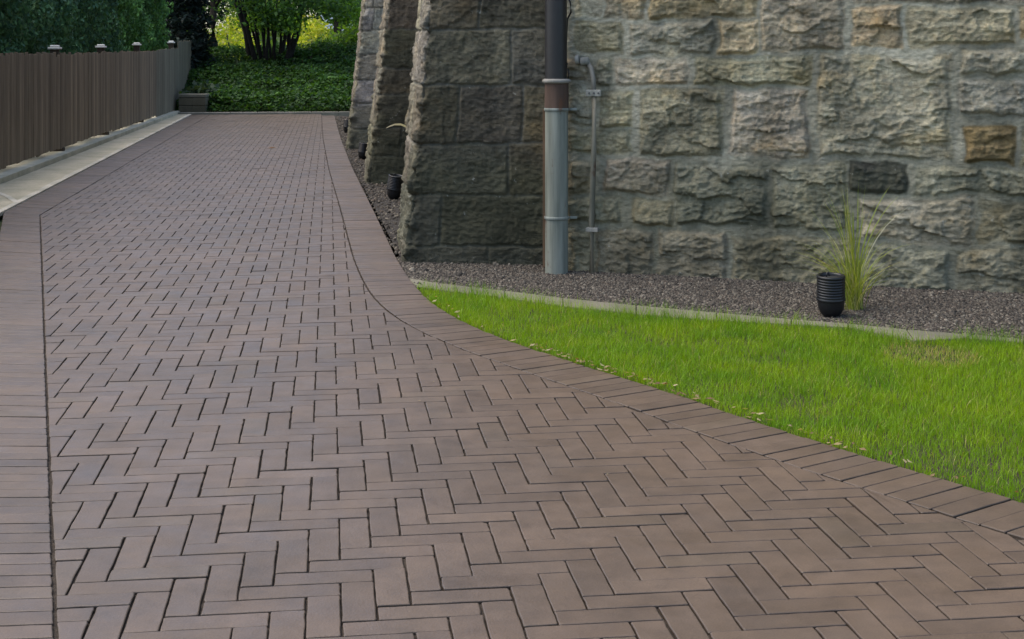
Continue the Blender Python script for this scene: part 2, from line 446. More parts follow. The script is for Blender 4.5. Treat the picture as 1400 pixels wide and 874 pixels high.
def lo_edge(t): return LO_A + (LO_C - LO_A) * t
ts = [-.08, .16, .36, .55, .78, 1.0]
ea = [lo_edge(t) + np.array([-.045, 0]) for t in ts]; eb = [uv(U1, to_uv(p)[1]) for p in ea]
strip(ap, ea, eb, -.06, .012); tag(ap.build('concrete_apron', CON), kind='structure')
mo = MB(); mo.base = (.6, .56, .48); tt = np.linspace(-.01, 1, 60); rr = np.array([random.gauss(0, .006) for _ in tt])
strip(mo, [lo_edge(t) + np.array([-.004, 0]) for t in tt], [lo_edge(t) + np.array([-.075 + r * 2.2, 0]) for t, r in zip(tt, rr)], -.02, .016, .004)
cr = [gp(-6, 262, .018), gp(10, 268, .018), gp(24, 277, .018)]
mo.cur = (.6, .56, .48)
for a, b in zip(cr[:-1], cr[1:]):
    dd = (b - a) / np.linalg.norm(b - a); nn = np.array([-dd[1], dd[0]]) * .03; q = [a - nn, b - nn, b + nn, a + nn]
    mo.add([(*p, .0165) for p in q], [(0, 1, 2, 3)])
tag(mo.build('mortar_edge', CON), kind='structure')
kb = MB(); kb.base = (.5, .48, .40); vv_ = [11.5, 15.6] + [vpx(q, -3.885) for q in (75, 138, 187, 234)]
strip(kb, [uv(U1 - .003, v) for v in vv_], [uv(U2, v) for v in vv_], -.06, .075, .015)
tag(kb.build('fence_kerb', CON), kind='structure')
ek = MB(); ek.base = (.30, .29, .26); xs = np.linspace(240, 500, 8)
strip(ek, [uv(to_uv(gp(x, 156.5))[0], END_V + .03) for x in xs], [uv(to_uv(gp(x, 156.5))[0], END_V + .22) for x in xs], -.06, .05, .012)
tag(ek.build('end_kerb', CON), kind='structure')

# ------------------------------------------------------------------ stone building: continuous rock-faced shells
WL, WR = gp(778, 367), None
wdir = np.array([1, -.34]); wdir /= np.linalg.norm(wdir)
def wall_st(px, py):                           # survey picture -> (distance along the front wall, height)
    # solve (t*(px-700)/1650, t) = WL + s*wdir
    k = (px - 700) / FPX; t = (WL[0] - wdir[0] / wdir[1] * WL[1]) / (k - wdir[0] / wdir[1]); s = (t - WL[1]) / wdir[1]
    return s, CAM_H - (py - 75) * t / FPX
PXST = [  # surveyed stones x0,y0,x1,y1,tint
 (789,-40,826,25,1),(830,-30,885,25,1),(892,-30,1036,26,2),(1043,-20,1153,71,4),(1164,9,1233,64,2),(1242,9,1384,62,2),(1393,5,1470,55,2),(1164,-30,1420,4,4),
 (789,30,853,72,4),(862,30,976,74,1),(981,30,1038,73,2),
 (776,85,810,114,1),(816,79,837,118,3),(841,78,940,117,5),(950,78,1108,118,1),
 (777,124,812,174,1),(820,124,864,176,1),(777,179,862,211,1),(875,123,988,216,1),(999,123,1106,214,1),
 (1118,76,1300,217,1),(1310,70,1460,103,6),(1310,108,1460,155,6),(1315,167,1389,222,7),(1398,163,1480,222,1),
 (780,222,812,264,4),(829,219,917,264,4),(924,225,1048,306,3),(1055,224,1158,316,6),(1164,223,1240,261,8),(1251,228,1440,268,5),
 (779,270,850,303,5),(866,270,922,308,4),(1178,270,1330,329,5),(1338,278,1470,332,5),
 (780,315,812,378,4),(818,314,896,382,4),(902,314,998,388,4),(1005,325,1165,402,4),(1180,335,1298,412,5),(1311,339,1470,416,6)]
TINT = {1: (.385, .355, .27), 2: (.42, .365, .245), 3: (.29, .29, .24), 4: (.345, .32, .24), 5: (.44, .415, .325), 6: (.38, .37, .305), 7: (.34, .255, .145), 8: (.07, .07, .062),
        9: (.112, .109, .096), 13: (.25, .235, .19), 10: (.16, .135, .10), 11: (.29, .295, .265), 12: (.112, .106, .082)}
stones = []
for x0, y0, x1, y1, t in PXST:
    a = wall_st(x0, (y0 + y1) / 2)[0]; b = wall_st(x1, (y0 + y1) / 2)[0]; xm = (x0 + x1) / 2
    stones.append((a - .012, wall_st(xm, y1)[1] - .01, b + .012, wall_st(xm, y0)[1] + .01, t))
smax = max(s[2] for s in stones); ztop_known = wall_st(1000, -30)[1]
def fill_rows(s0, s1, z0, z1, hs, ls, tints, gap=.03):
    out = []; z = z0
    while z < z1:
        h = random.uniform(*hs); s = s0
        while s < s1:
            l = random.uniform(*ls); out.append((s + gap / 2, z + gap / 2, min(s + l, s1) - gap / 2, z + h - gap / 2, random.choice(tints))); s += l
        z += h
    return out
FW = 7.5
stones += fill_rows(.03, FW, ztop_known + .02, 7.0, (.2, .42), (.3, .9), [1, 1, 2, 4, 5, 6])
stones += fill_rows(smax + .03, FW, -.15, ztop_known, (.2, .42), (.3, .9), [1, 2, 4, 5, 6])
stones += [(-.62, z, -.02, z + .3, 4) for z in np.arange(-.2, 7, .33)]

def axis_pts(marks, fine, coarse):
    """marks: list of (start, end, is_fine)"""
    out = []
    for a, b, f in marks: out.append(np.arange(a, b, fine if f else coarse))
    return np.concatenate(out)
def shell(name, path, zs, batter, stones, amp, rough, seed, svals, parent, label=None, mortar_h=0., wobble=.012, edge=.035, mk=1.0, lowf=.0):
    """path: function s -> (xy, outward normal) at z=0; batter(s,z) -> xy shift. A continuous displaced sheet of coursed stones."""
    S, Z = np.meshgrid(svals, zs)
    XY, NN = path(S, Z)
    ws = S + (fbm(S * 9, Z * 9, 0 * S, 3, seed) - .5) * wobble * 2; wz = Z + (fbm(S * 9, Z * 9, 0 * S + 5, 3, seed + 3) - .5) * wobble * 2
    ws = ws + (fbm(S * 3.5, Z * 3.5, 0 * S + 9, 2, seed + 5) - .5) * lowf; wz = wz + (fbm(S * 3.5, Z * 3.5, 0 * S + 2, 2, seed + 6) - .5) * lowf
    H = np.zeros_like(S) ; M = np.ones_like(S); T = np.zeros(S.shape + (3,)) + (np.array(TINT[9]) if mk < .5 else .2)
    for k, (a, z0, b, z1, t) in enumerate(stones):
        js = np.where((svals > a - .06) & (svals < b + .06))[0]; iz = np.where((zs > z0 - .06) & (zs < z1 + .06))[0]
        if not len(js) or not len(iz) or b - a < .03 or z1 - z0 < .03: continue
        sl_ = np.s_[iz[0]:iz[-1] + 1, js[0]:js[-1] + 1]
        s, z = ws[sl_], wz[sl_]; d = np.minimum(np.minimum(s - a, b - s), np.minimum(z - z0, z1 - z))
        rs = np.random.default_rng(seed * 1000 + k); am = amp(S[sl_]) if callable(amp) else amp
        ox = rs.uniform(0, 50)
        cs, cz = (s - a) / max(b - a, .01) - .5, (z - z0) / max(z1 - z0, .01) - .5
        tilt = rs.uniform(-.25, .25) * cs + rs.uniform(-.35, .15) * cz
        n1 = ridge(s * 3.2 + ox, z * 6.0, 0 * s + k, 4, seed + 7); n2 = fbm(s * 9 + ox, z * 15, 0 * s + k, 4, seed + 9)
        led = n1 * 3.2; led = np.floor(led) + sstep(.38, .62, led - np.floor(led)); led = led / 3.2
        l2 = ridge(s * 8 + ox, z * 13, 0 * s + k + 9, 3, seed + 18) * 3; l2 = (np.floor(l2) + sstep(.35, .65, l2 - np.floor(l2))) / 3
        n3 = ridge(s * 17 + ox, z * 34, 0 * s + k, 3, seed + 15)
        K_ = max(3, int((b - a) * (z1 - z0) / .022)); fx = rs.uniform(a, b, K_); fz = rs.uniform(z0, z1, K_); g0 = rs.uniform(-.35, .35, K_); gs = rs.uniform(-3.2, 3.2, K_); gz_ = rs.uniform(-6, 3, K_)
        sj = s + (n2 - .5) * .05; zj = z + (n3 - .5) * .03; D = np.stack([((sj - fx[q]) * .6) ** 2 + (zj - fz[q]) ** 2 for q in range(K_)]); qi = np.argmin(D, 0)
        fac = np.clip(g0[qi] + gs[qi] * (s - fx[qi]) + gz_[qi] * (z - fz[qi]), -.6, .6)
        h = am * (.62 + .55 * fac + .7 * tilt + .38 * (led - .45) + .26 * (l2 - .5) + .2 * (n2 - .5) + .42 * (n3 - .5)) ; h = np.clip(h, am * .1, None)
        e = sstep(0, edge, d)
        hh = e * h
        ins = d > 0
        Hs = H[sl_]; Hs[ins] = hh[ins]; Ms = M[sl_]; Ms[ins] = 1 - sstep(0, .018, d[ins])
        tc = np.array(TINT[t]) * rs.uniform(.8, 1.2) * np.array([1 + rs.uniform(-.05, .06), 1, 1 + rs.uniform(-.1, .08)]); T[sl_][ins] = tc
    H = np.maximum(H, mortar_h) + (fbm(S * 14, Z * 14, 0 * S, 3, seed + 21) - .5) * .012 + (fbm(S * 40, Z * 62, 0 * S, 2, seed + 23) - .5) * .012
    if rough is not None:
        H = H + rough(S, Z)
    P = np.concatenate([XY + NN * H[..., None], Z[..., None]], -1).reshape(-1, 3)
    me = np_mesh(name, P, grid_faces(*S.shape), T.reshape(-1, 3), {'mortar': M.ravel() * mk})
    o = link(name, me, STO, parent, True)
    if label: o['label'] = label
    return o
bld = empty('stone_building', (*WL, 0), 'old grey and tan rock-faced stone building with three sloping buttresses beside the drive', 'building')

nw = np.array([wdir[1], -wdir[0]]); nw = -nw if nw[1] > 0 else nw
def path_front(S, Z):
    XY = WL + wdir * S[..., None]; N = np.broadcast_to(nw, XY.shape).copy()
    back = S < 0                                # return at the left end, running back to the buttress
    XY[back] = WL + np.array([0.0, 1.0]) * (-S[back])[:, None]; N[back] = np.array([-1., 0.])
    k = sstep(-.02, .02, S)[..., None]; near = np.abs(S) < .03
    NB = np.array([-1., 0]) * (1 - k) + nw * k; NB /= np.linalg.norm(NB, axis=-1, keepdims=True); N[near] = NB[near]
    return XY, N
sv = axis_pts([(-.62, -.05, 0), (-.05, 3.6, 1), (3.6, FW, 0)], .0085, .05); zv = axis_pts([(-.12, 2.05, 1), (2.05, 7.0, 0)], .0085, .05)
shell('front_wall', path_front, zv, None, stones, .056, None, 3, sv, bld, mortar_h=.026, wobble=.022, edge=.04, lowf=.05)

def buttress(nl_px, nr_px, thick, bat, ht, rows, joints, tints, seed, label, face_amp=.018, left_amp=.02, res=.0085, base_tint=None):
    A = gp(*nl_px); B = gp(*nr_px); Fd = A + VX * thick
    wd = np.linalg.norm(B - A); e1 = (B - A) / wd; n1 = np.array([e1[1], -e1[0]]); n2 = -UX
    # path coordinate: s in [-wd,0] near face from B to A, [0,thick] left face, then [thick, thick+wd] far face
    def path(S, Z):
        XY = np.zeros(S.shape + (2,)); N = np.zeros_like(XY); sh = Z * math.tan(bat)
        f = S <= 0; m = (S > 0) & (S <= thick); b = S > thick
        r = (wd + np.clip(S, -wd, 0)) / wd      # 0 at B .. 1 at A : batter shears the near face
        XYn = B + (A - B) * r[..., None] + UX * (sh * r)[..., None]
        XYl = A + VX * np.clip(S, 0, thick)[..., None] + UX * sh[..., None]
        rb = np.clip((S - thick) / wd, 0, 1); XYb = Fd + UX * sh[..., None] * (1 - rb)[..., None] + e1 * wd * rb[..., None]
        XY[f] = XYn[f]; XY[m] = XYl[m]; XY[b] = XYb[b]; N[f] = n1; N[m] = n2; N[b] = -n1
        for c, p, q in ((0, n1, n2), (thick, n2, -n1)):
            k = sstep(c - .05, c + .05, S)[..., None]; nb = p * (1 - k) + q * k; nb = nb / np.linalg.norm(nb, axis=-1, keepdims=True); near = np.abs(S - c) < .05; N[near] = nb[near]
        return XY, N
    st = []; z = -.15
    zr = [-.15] + rows
    while zr[-1] < ht: zr.append(zr[-1] + random.uniform(.3, .42))
    for i in range(len(zr) - 1):
        js = joints[i] if i < len(joints) else [random.uniform(.35, .6) * wd, random.uniform(.7, .85) * wd]
        xs_ = [-wd] + [-wd + j for j in sorted(js)] + [0.0]
        q = -.0 ; cut = random.choice([.35, .55, .75]) * thick
        t = tints(i)
        for a, b in zip(xs_[:-1], xs_[1:]): st.append((a + .007, zr[i] + .007, b - .007, zr[i + 1] - .007, tints(i)))
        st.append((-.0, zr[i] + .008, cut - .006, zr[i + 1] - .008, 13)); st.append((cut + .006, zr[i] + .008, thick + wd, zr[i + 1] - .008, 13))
    amp = lambda S: face_amp + (left_amp - face_amp) * sstep(-.06, .0, S) * (1 - sstep(thick + .0, thick + .1, S))
    def rough(S, Z):
        k = np.exp(-(S / .06) ** 2) + np.exp(-((S - thick) / .06) ** 2)
        lf = sstep(-.02, .03, S) * (1 - sstep(thick - .02, thick + .05, S))
        return k * ((np.floor(ridge(S * 3, Z * 5, 0 * S, 5, seed + 40) * 7) / 7 - .6) * .10 + (fbm(S * 30, Z * 24, 0 * S, 3, seed + 41) - .5) * .05) + lf * (fbm(S * 7, Z * 9, 0 * S + 3, 4, seed + 44) - .5) * .045
    s_ = axis_pts([(-wd, thick + .05, 1), (thick + .05, thick + wd, 0)], res, .06); z_ = axis_pts([(-.12, 2.3, 1), (2.3, ht, 0)], res, .06)
    return shell('buttress', path, z_, None, st, amp, rough, seed, s_, bld, label, mortar_h=.0, wobble=.012, edge=.007, mk=.15, lowf=.03)
j1 = (740 - 555) / 194.
buttress((555, 357), (775, 361), 1.05, R(5.1), 6.2, [.11, .47, .83, 1.24, 1.63], [[.55], [.9], [.43], [.34, .83], [.43], [.71]],
         lambda i: random.choice([9, 9, 9, 12] if i > 0 else [9, 12]), 5, 'nearest sloping buttress, dark grey with a ragged left edge')
buttress((503, 250), (640, 250), 1.1, R(6.6), 6.2, [.3, .62, 1.0, 1.3, 1.75], [[.4], [.25, .8], [.5], [.3, .7], [.55], [.4]],
         lambda i: 12 if i < 3 else random.choice([10, 9, 12]), 8, 'middle buttress with brownish stones', res=.016)
buttress((476.5, 203), (560, 203), 1.15, R(6.3), 6.2, [.3, .7, 1.05, 1.45], [[.4], [.3], [.5], [.35], [.5]],
         lambda i: 11, 12, 'farthest buttress, pale grey', res=.02)
# side wall behind the buttresses and the body of the building
sw = MB(); sw.cur = (.15, .145, .12); a_, b_ = uv(1.6, 10.6), uv(1.6, 33); c_ = (a_ + b_) / 2 + UX * 2.5
sw.box((c_[0], c_[1], 3.4), (5.0, 22.4, 7.0), UX); o = sw.build('side_wall', STO, bld)

# ------------------------------------------------------------------ gravel bed, stone edging, lawn
edge_up = np.array([gp(*p) for p in [(555, 379), (600, 387), (690, 397), (770, 407), (870, 417), (980, 427), (1082, 436), (1160, 442), (1240, 450), (1330, 457), (1400, 463), (1600, 482), (1800, 500)]])
edge_lo = np.array([gp(*p) for p in [(570, 391), (606, 396.5), (690, 407), (770, 418), (870, 429), (980, 437.5), (1082, 443), (1160, 447), (1250, 465), (1318, 462), (1400, 468), (1600, 487), (1800, 506)]])
ed = MB(); ed.var = .03; ed.base = (.18, .172, .135); strip(ed, list(edge_up), list(edge_lo), -.05, -.002, .004); tag(ed.build('stone_edging', CON), kind='structure')
inn = outer[::-1]
def inside(poly, P):
    x, y = P[:, 0], P[:, 1]; r = np.zeros(len(P), bool); n = len(poly)
    for i in range(n):
        a, b = poly[i], poly[i - 1]
        cond = ((a[1] > y) != (b[1] > y)) & (x < (b[0] - a[0]) * (y - a[1]) / (b[1] - a[1] + 1e-12) + a[0]); r ^= cond
    return r
lawn_edge_i = int(np.argmin(((outer - gp(577, 400)) ** 2).sum(1)))
# gravel: bounded by the drive edge, the edging and the building
far_i = 0
grav_poly = np.vstack([outer[:lawn_edge_i], edge_up, [WL + wdir * 7], [WL + wdir * 0.2 + np.array([0, .3])], [uv(1.5, 10.6)], [uv(1.5, 33)]])
def grav_z(X, Y): return -.012 + 0 * X
def pebbles(N, poly, size, cols):
    lo, hi = poly.min(0), poly.max(0); P = RNG.uniform(lo, hi, (N * 6, 2))
    P = P[inside(poly, P)]
    return P
gb = []
gx_ = np.arange(-6, 9, .25); gy_ = np.arange(3, 30, .25)
o = MB()
o.add([(p[0], p[1], float(grav_z(p[0], p[1]))) for p in grav_poly], [tuple(range(len(grav_poly)))])
tag(o.build('gravel_bed', GRAVB), kind='structure')
# stones
ico = [(0, 0, 1), (.894, 0, .447), (.276, .851, .447), (-.724, .526, .447), (-.724, -.526, .447), (.276, -.851, .447), (.724, .526, -.447), (-.276, .851, -.447), (-.894, 0, -.447), (-.276, -.851, -.447), (.724, -.526, -.447), (0, 0, -1)]
icf = [(0, 1, 2), (0, 2, 3), (0, 3, 4), (0, 4, 5), (0, 5, 1), (1, 6, 2), (2, 7, 3), (3, 8, 4), (4, 9, 5), (5, 10, 1), (2, 6, 7), (3, 7, 8), (4, 8, 9), (5, 9, 10), (1, 10, 6)]
ico = np.array(ico); icf = np.array(icf)
def scatter_pebbles(P, Z, size, pal):
    n = len(P); s = np.clip(RNG.lognormal(math.log(size), .35, n), size * .4, size * 2.4)
    V = ico[None] * (1 + RNG.uniform(-.28, .28, (n, 12, 1))); V = V * np.stack([np.ones(n), RNG.uniform(.6, 1, n), RNG.uniform(.5, .85, n)], 1)[:, None]
    a = RNG.uniform(0, 6.283, n); ca, sa = np.cos(a), np.sin(a)
    V = np.stack([V[..., 0] * ca[:, None] - V[..., 1] * sa[:, None], V[..., 0] * sa[:, None] + V[..., 1] * ca[:, None], V[..., 2]], -1) * s[:, None, None]
    V[..., 0] += P[:, :1]; V[..., 1] += P[:, 1:]; V[..., 2] += (Z + s * .25)[:, None]
    F = (icf[None] + (np.arange(n) * 12)[:, None, None]).reshape(-1, 3)
    col = pal[RNG.integers(0, len(pal), n)] * RNG.uniform(.65, 1.35, (n, 1))
    return V.reshape(-1, 3), F, np.repeat(col, 12, 0)
PAL = np.array([(.118, .110, .1), (.15, .14, .126), (.082, .077, .07), (.19, .172, .15), (.13, .11, .095), (.06, .056, .052), (.26, .245, .215)])
near_poly = np.vstack([[gp(540, 350)], edge_up[:11], [gp(1500, 470)], [WL + wdir * 3.6], [WL + wdir * .1 + np.array([0, .25])], [gp(556, 352)]])
lo, hi = near_poly.min(0), near_poly.max(0); Pn = RNG.uniform(lo, hi, (190000, 2)); Pn = Pn[inside(near_poly, Pn)][:70000]
far_poly = np.vstack([outer[:lawn_edge_i + 1], [uv(1.5, 10)], [uv(1.5, 32)]])
lo, hi = far_poly.min(0), far_poly.max(0); Pf = RNG.uniform(lo, hi, (120000, 2)); Pf = Pf[inside(far_poly, Pf)][:14000]
a = scatter_pebbles(Pn, grav_z(Pn[:, 0], Pn[:, 1]), .0056, PAL * np.array([.62, .58, .52])); b = scatter_pebbles(Pf, grav_z(Pf[:, 0], Pf[:, 1]), .0105, PAL * np.array([.62, .58, .52]))
me = np_mesh('gravel', np.vstack([a[0], b[0]]), np.vstack([a[1], b[1] + len(a[0])]), np.vstack([a[2], b[2]]))
tag(link('gravel', me, PEB), 'grey crushed gravel between the paved drive and the stone building', 'gravel', kind='stuff')

# lawn
lawn_poly = np.vstack([outer[lawn_edge_i:], [edge_lo[-1] + np.array([.5, 0])], edge_lo[::-1]])
lb = MB(); lb.add([(p[0], p[1], -.022) for p in lawn_poly], [tuple(range(len(lawn_poly)))]); tag(lb.build('lawn_soil', SOIL), kind='structure')
def blades(P, h, wd, lean, col, seg=3, base_z=-.02, dirn=None):
    n = len(P); a = RNG.uniform(0, 6.283, n) if dirn is None else dirn
    ld = np.stack([np.cos(a), np.sin(a)], 1); wdv = np.stack([-np.sin(a), np.cos(a)], 1)
    tw = RNG.uniform(-1, 1, n)[:, None]; wdv = wdv + ld * tw; wdv /= np.linalg.norm(wdv, axis=1, keepdims=True)
    V = np.zeros((n, seg * 2 + 1, 3))
    for k in range(seg + 1):
        t = k / seg; cx = P + ld * (lean * h * t ** 2)[:, None]; z = base_z + h * t * (1 - .28 * lean * t)
        wk = wd * (1 - t) ** .6 if k < seg else 0 * wd
        if k < seg:
            V[:, 2 * k, :2] = cx - wdv * wk[:, None] / 2; V[:, 2 * k + 1, :2] = cx + wdv * wk[:, None] / 2; V[:, 2 * k, 2] = V[:, 2 * k + 1, 2] = z
        else: V[:, 2 * k, :2] = cx; V[:, 2 * k, 2] = z
    m = seg * 2 + 1; tri = []
    for k in range(seg - 1): tri += [(2 * k, 2 * k + 1, 2 * k + 3), (2 * k, 2 * k + 3, 2 * k + 2)]
    tri.append((2 * seg - 2, 2 * seg - 1, 2 * seg))
    F = (np.array(tri)[None] + (np.arange(n) * m)[:, None, None]).reshape(-1, 3)
    return V.reshape(-1, 3), F, np.repeat(col, m, 0)
vis = lawn_poly.copy(); lo, hi = np.array([-1.2, 3.8]), np.array([4.4, 9.2])
N = 480000; P = RNG.uniform(lo, hi, (N, 2)); P = P[inside(lawn_poly, P + RNG.normal(0, .011, P.shape))]
bare = gp(1272, 484); db = np.linalg.norm((P - bare) * np.array([1, .8]), axis=1)
dens = fbm(P[:, 0] * 2.5, P[:, 1] * 2.5, 0 * P[:, 0], 3, 77)
keep = (RNG.uniform(0, 1, len(P)) < np.clip(.45 + dens, .3, 1)) & ~((db < .13) & (RNG.uniform(0, 1, len(P)) < .35)); P = P[keep]; db = db[keep]; dens = dens[keep]
h = RNG.normal(.04, .012, len(P)) * (.75 + .5 * dens); h *= np.where(db < .2, .6, 1); el = resample(edge_lo, .03); de = np.min(np.linalg.norm(P[:, None, :] - el[None], axis=2), axis=1); h *= 1 + 1.3 * np.exp(-(de / .05) ** 2) * fbm(P[:, 0] * 6, 0 * h, 0 * h, 2, 5) * 1.6; h = np.clip(h, .02, .13)
tone = fbm(P[:, 0] * 5, P[:, 1] * 5, 0 * P[:, 0] + 4, 3, 91)[:, None]; rnd = RNG.uniform(0, 1, (len(P), 1))
col = np.array([.13, .31, .008]) * (1 - tone) + np.array([.31, .47, .008]) * tone; col = col * (.57 + .46 * rnd)
dry = RNG.uniform(0, 1, len(P)) < np.where(db < .22, .4, .03); col[dry] = np.array([.42, .37, .13])
g1 = blades(P, h, RNG.uniform(.0015, .003, len(P)), RNG.uniform(.05, .9, len(P)), col)
me = np_mesh('grass', *g1); tag(link('grass', me, GRASS), 'bright green mown lawn filling the wedge between drive and gravel bed', 'grass', kind='stuff')
# dry leaf litter along the lawn's edge
lv, lf, lc = [], [], []
for k in range(150):
    i = lawn_edge_i + int(abs(random.gauss(0, 1)) * 14 + 20) if k < 110 else random.randint(lawn_edge_i + 2, len(outer) - 25)
    i = min(i, len(outer) - 3)
    p = outer[i] - nl[i] * random.uniform(-.015, .06) + tg[i] * random.uniform(-.05, .05); a = random.uniform(0, 6.28); l = random.uniform(.008, .022); z = random.uniform(.002, .016)
    e = np.array([math.cos(a), math.sin(a)]) * l; f = np.array([-e[1], e[0]]) * .45; b = len(lv)
    lv += [(*(p - e), z), (*(p + f), z + random.uniform(0, .008)), (*(p + e), z + random.uniform(0, .01)), (*(p - f), z)]; lf.append((b, b + 1, b + 2, b + 3))
    c = random.choice([(.34, .26, .13), (.25, .17, .09), (.4, .34, .2), (.17, .11, .06)]); lc += [c] * 4
for k in range(70):
    v = random.uniform(3.6, 14); p = uv(random.uniform(-2.3, 1.2), v); a = random.uniform(0, 6.28); l = random.uniform(.002, .007); e = np.array([math.cos(a), math.sin(a)]) * l; f = np.array([-e[1], e[0]]) * .5; b = len(lv)
    lv += [(*(p - e), .004), (*(p + f), .006), (*(p + e), .004), (*(p - f), .005)]; lf.append((b, b + 1, b + 2, b + 3)); lc += [random.choice([(.05, .04, .03), (.3, .25, .16), (.12, .09, .06)])] * 4
me = np_mesh('leaf_litter', lv, lf, np.array(lc)); tag(link('leaf_litter', me, LEAF), 'dry brown leaf litter along the curved edge of the lawn', 'leaf litter', kind='stuff')

p = gp(372, 203); t = MB(); t.cur = (.2, .12, .08)
t.add([(p[0] - .06, p[1], .006), (p[0] - .02, p[1] + .035, .02), (p[0] + .06, p[1] + .01, .012), (p[0] + .02, p[1] - .03, .024), (p[0], p[1], .008)], [(0, 4, 1), (1, 4, 2), (2, 4, 3), (3, 4, 0)])
tag(t.build('fallen_leaf', LEAF), 'single dry brown leaf lying far up on the brick drive', 'leaf')

# ------------------------------------------------------------------ downpipe in the corner, conduit, cable
pb = gp(761, 371); px_m = 296 / CAM_H
dp = empty('downpipe', (pb[0], pb[1], -.03), 'large rusty downpipe, black above and grey green below, in the corner beside the nearest buttress', 'pipe')
zt = lambda y: CAM_H - (y - 75) / px_m
m = MB(); m.cur = (.2, .215, .185); r = .077
m.lathe((pb[0], pb[1], -.04), [(r, 0), (r, zt(150) + .04)], 28); m.build('lower_pipe', IRON, dp)
m = MB(); m.cur = (.085, .056, .043); m.lathe((pb[0], pb[1], zt(150)), [(r + .006, 0), (r + .004, .02), (r + .003, zt(114) - zt(150))], 28); m.build('socket', IRON, dp)
m = MB(); m.cur = (.25, .24, .22); m.lathe((pb[0], pb[1], zt(114)), [(r + .003, 0), (r + .02, .006), (r + .02, .022), (r + .004, .03)], 28); m.build('flange', IRON, dp)
m = MB(); m.cur = (.016, .015, .016); m.lathe((pb[0] - .004, pb[1], zt(108)), [(r - .003, 0), (r - .003, 5.0)], 28); m.build('upper_pipe', BLACK, dp)
for y in (300, 152):
    m = MB(); m.cur = (.2, .22, .2); m.lathe((pb[0], pb[1], zt(y)), [(r + .002, 0), (r + .007, .003), (r + .007, .02), (r + .002, .023)], 28)
    m.box((pb[0] + r + .035, pb[1] + .0, zt(y) + .012), (.05, .014, .018), (1, 0), .003); m.build('pipe_clamp', IRON, dp)
m = MB(); m.cur = (.16, .10, .06); m.box((pb[0] - r - .004, pb[1] + .02, zt(258)), (.022, .03, zt(150) - zt(366)), (1, 0), .004); m.build('rusty_strip', IRON, dp)
def on_wall(px, py, off):
    s, z = wall_st(px, py); p = WL + wdir * s + nw * off; return (p[0], p[1], z)
cd = empty('conduit_pipe', on_wall(816, 372, .09), 'thin grey service pipe with small fittings fixed to the stone wall right of the downpipe', 'pipe')
m = MB(); m.cur = (.23, .21, .16); m.tube([on_wall(814, 385, .09), on_wall(814, 300, .09), on_wall(817, 200, .09), on_wall(817, 128, .09)], [.022, .02, .018, .018], 12); m.build('pipe', IRON, cd)
m = MB(); m.cur = (.17, .165, .145); m.tube([on_wall(817, 128, .09), on_wall(816, 108, .085), on_wall(812, 94, .07), on_wall(806, 85, .05)], .016, 12); m.build('elbow', IRON, cd)
m = MB(); m.cur = (.22, .22, .2)
c = on_wall(803, 84, .06); m.lathe((c[0], c[1], c[2]), [(.02, -.03), (.028, -.026), (.028, .026), (.02, .03)], 12, (1, -.3, .15)); m.lathe((c[0] - .05, c[1], c[2] + .012), [(.03, -.012), (.034, 0), (.03, .012)], 12, (1, -.3, .1)); m.build('tap_fitting', IRON, cd)
m = MB(); m.cur = (.26, .26, .235); c = on_wall(817, 127, .1); m.box(c, (.1, .03, .045), wdir, .004)
o = m.build('bracket', IRON, cd); m2 = MB(); m2.cur = (.06, .06, .06)
for k in (-.032, 0, .032): m2.lathe((c[0] + wdir[0] * k, c[1] + wdir[1] * k - .016, c[2]), [(.007, 0), (.006, .006)], 10, (nw[0], nw[1], 0))
m2.build('screw', BLACK, cd)
m = MB(); m.cur = (.3, .29, .26); c = on_wall(815, 312, .09); m.box(c, (.08, .045, .03), wdir, .004); m.build('bracket', IRON, cd)
cb = MB(); cb.cur = (.016, .016, .016)
cb.tube([on_wall(779, -60, .05), on_wall(777, -12, .06), on_wall(784, 4, .075), on_wall(785, 17, .075), on_wall(779, 27, .06), on_wall(777, 60, .05), on_wall(777, 84, .05), on_wall(781, 100, .06), on_wall(779, 118, .06), on_wall(778, 136, .05)], .006, 8)
tag(cb.build('cable', BLACK), 'thin black cable looping down the wall beside the downpipe', 'cable')

# ------------------------------------------------------------------ ground spotlights
def make_spot(name, label):
    t = empty(name, (0, 0, 0), label, 'light', 'black spotlights standing in the gravel')
    m = MB(); m.cur = (.007, .008, .0095); R_ = .0775
    m.lathe((0, 0, 0), [(.03, -.04), (.045, 0), (.062, .02), (.072, .05), (.0745, .085)], 26); m.build('bowl', BLACK, t)
    m = MB(); m.cur = (.008, .009, .0105); prof = [(.0745, .083), (R_ + .004, .088), (R_ + .004, .1), (R_ - .001, .104)]
    z = .106
    for k in range(7): prof += [(R_ + .001, z), (R_ + .001, z + .008), (R_ - .002, z + .010), (R_ - .002, z + .014)]; z += .0152
    prof += [(R_ + .002, z), (R_ + .002, z + .012), (R_ - .004, z + .016), (R_ - .014, z + .014), (R_ - .014, z + .0)]
    m.lathe((0, 0, 0), prof, 26); m.build('ribbed_housing', BLACK, t)
    m = MB(); m.cur = (.03, .032, .035); m.lathe((0, 0, z - .002), [(R_ - .015, 0), (.03, .004), (.004, .006)], 26); m.build('lens', BLACK, t)
    m = MB(); m.cur = (.02, .02, .02); m.tube([(-.03, .0, z + .008), (-.028, 0, z + .03), (-.018, 0, z + .034), (-.012, 0, z + .012)], .004, 8); m.build('lug', BLACK, t)
    m = MB(); m.cur = (.02, .02, .02); m.lathe((0, 0, -.16), [(.003, 0), (.016, .12), (.02, .125)], 10); m.build('ground_spike', BLACK, t)
    return t
def dup(t, label):
    r = t.copy(); C.objects.link(r); r['label'] = label
    for ch in t.children: c = ch.copy(); C.objects.link(c); c.parent = r
    return r
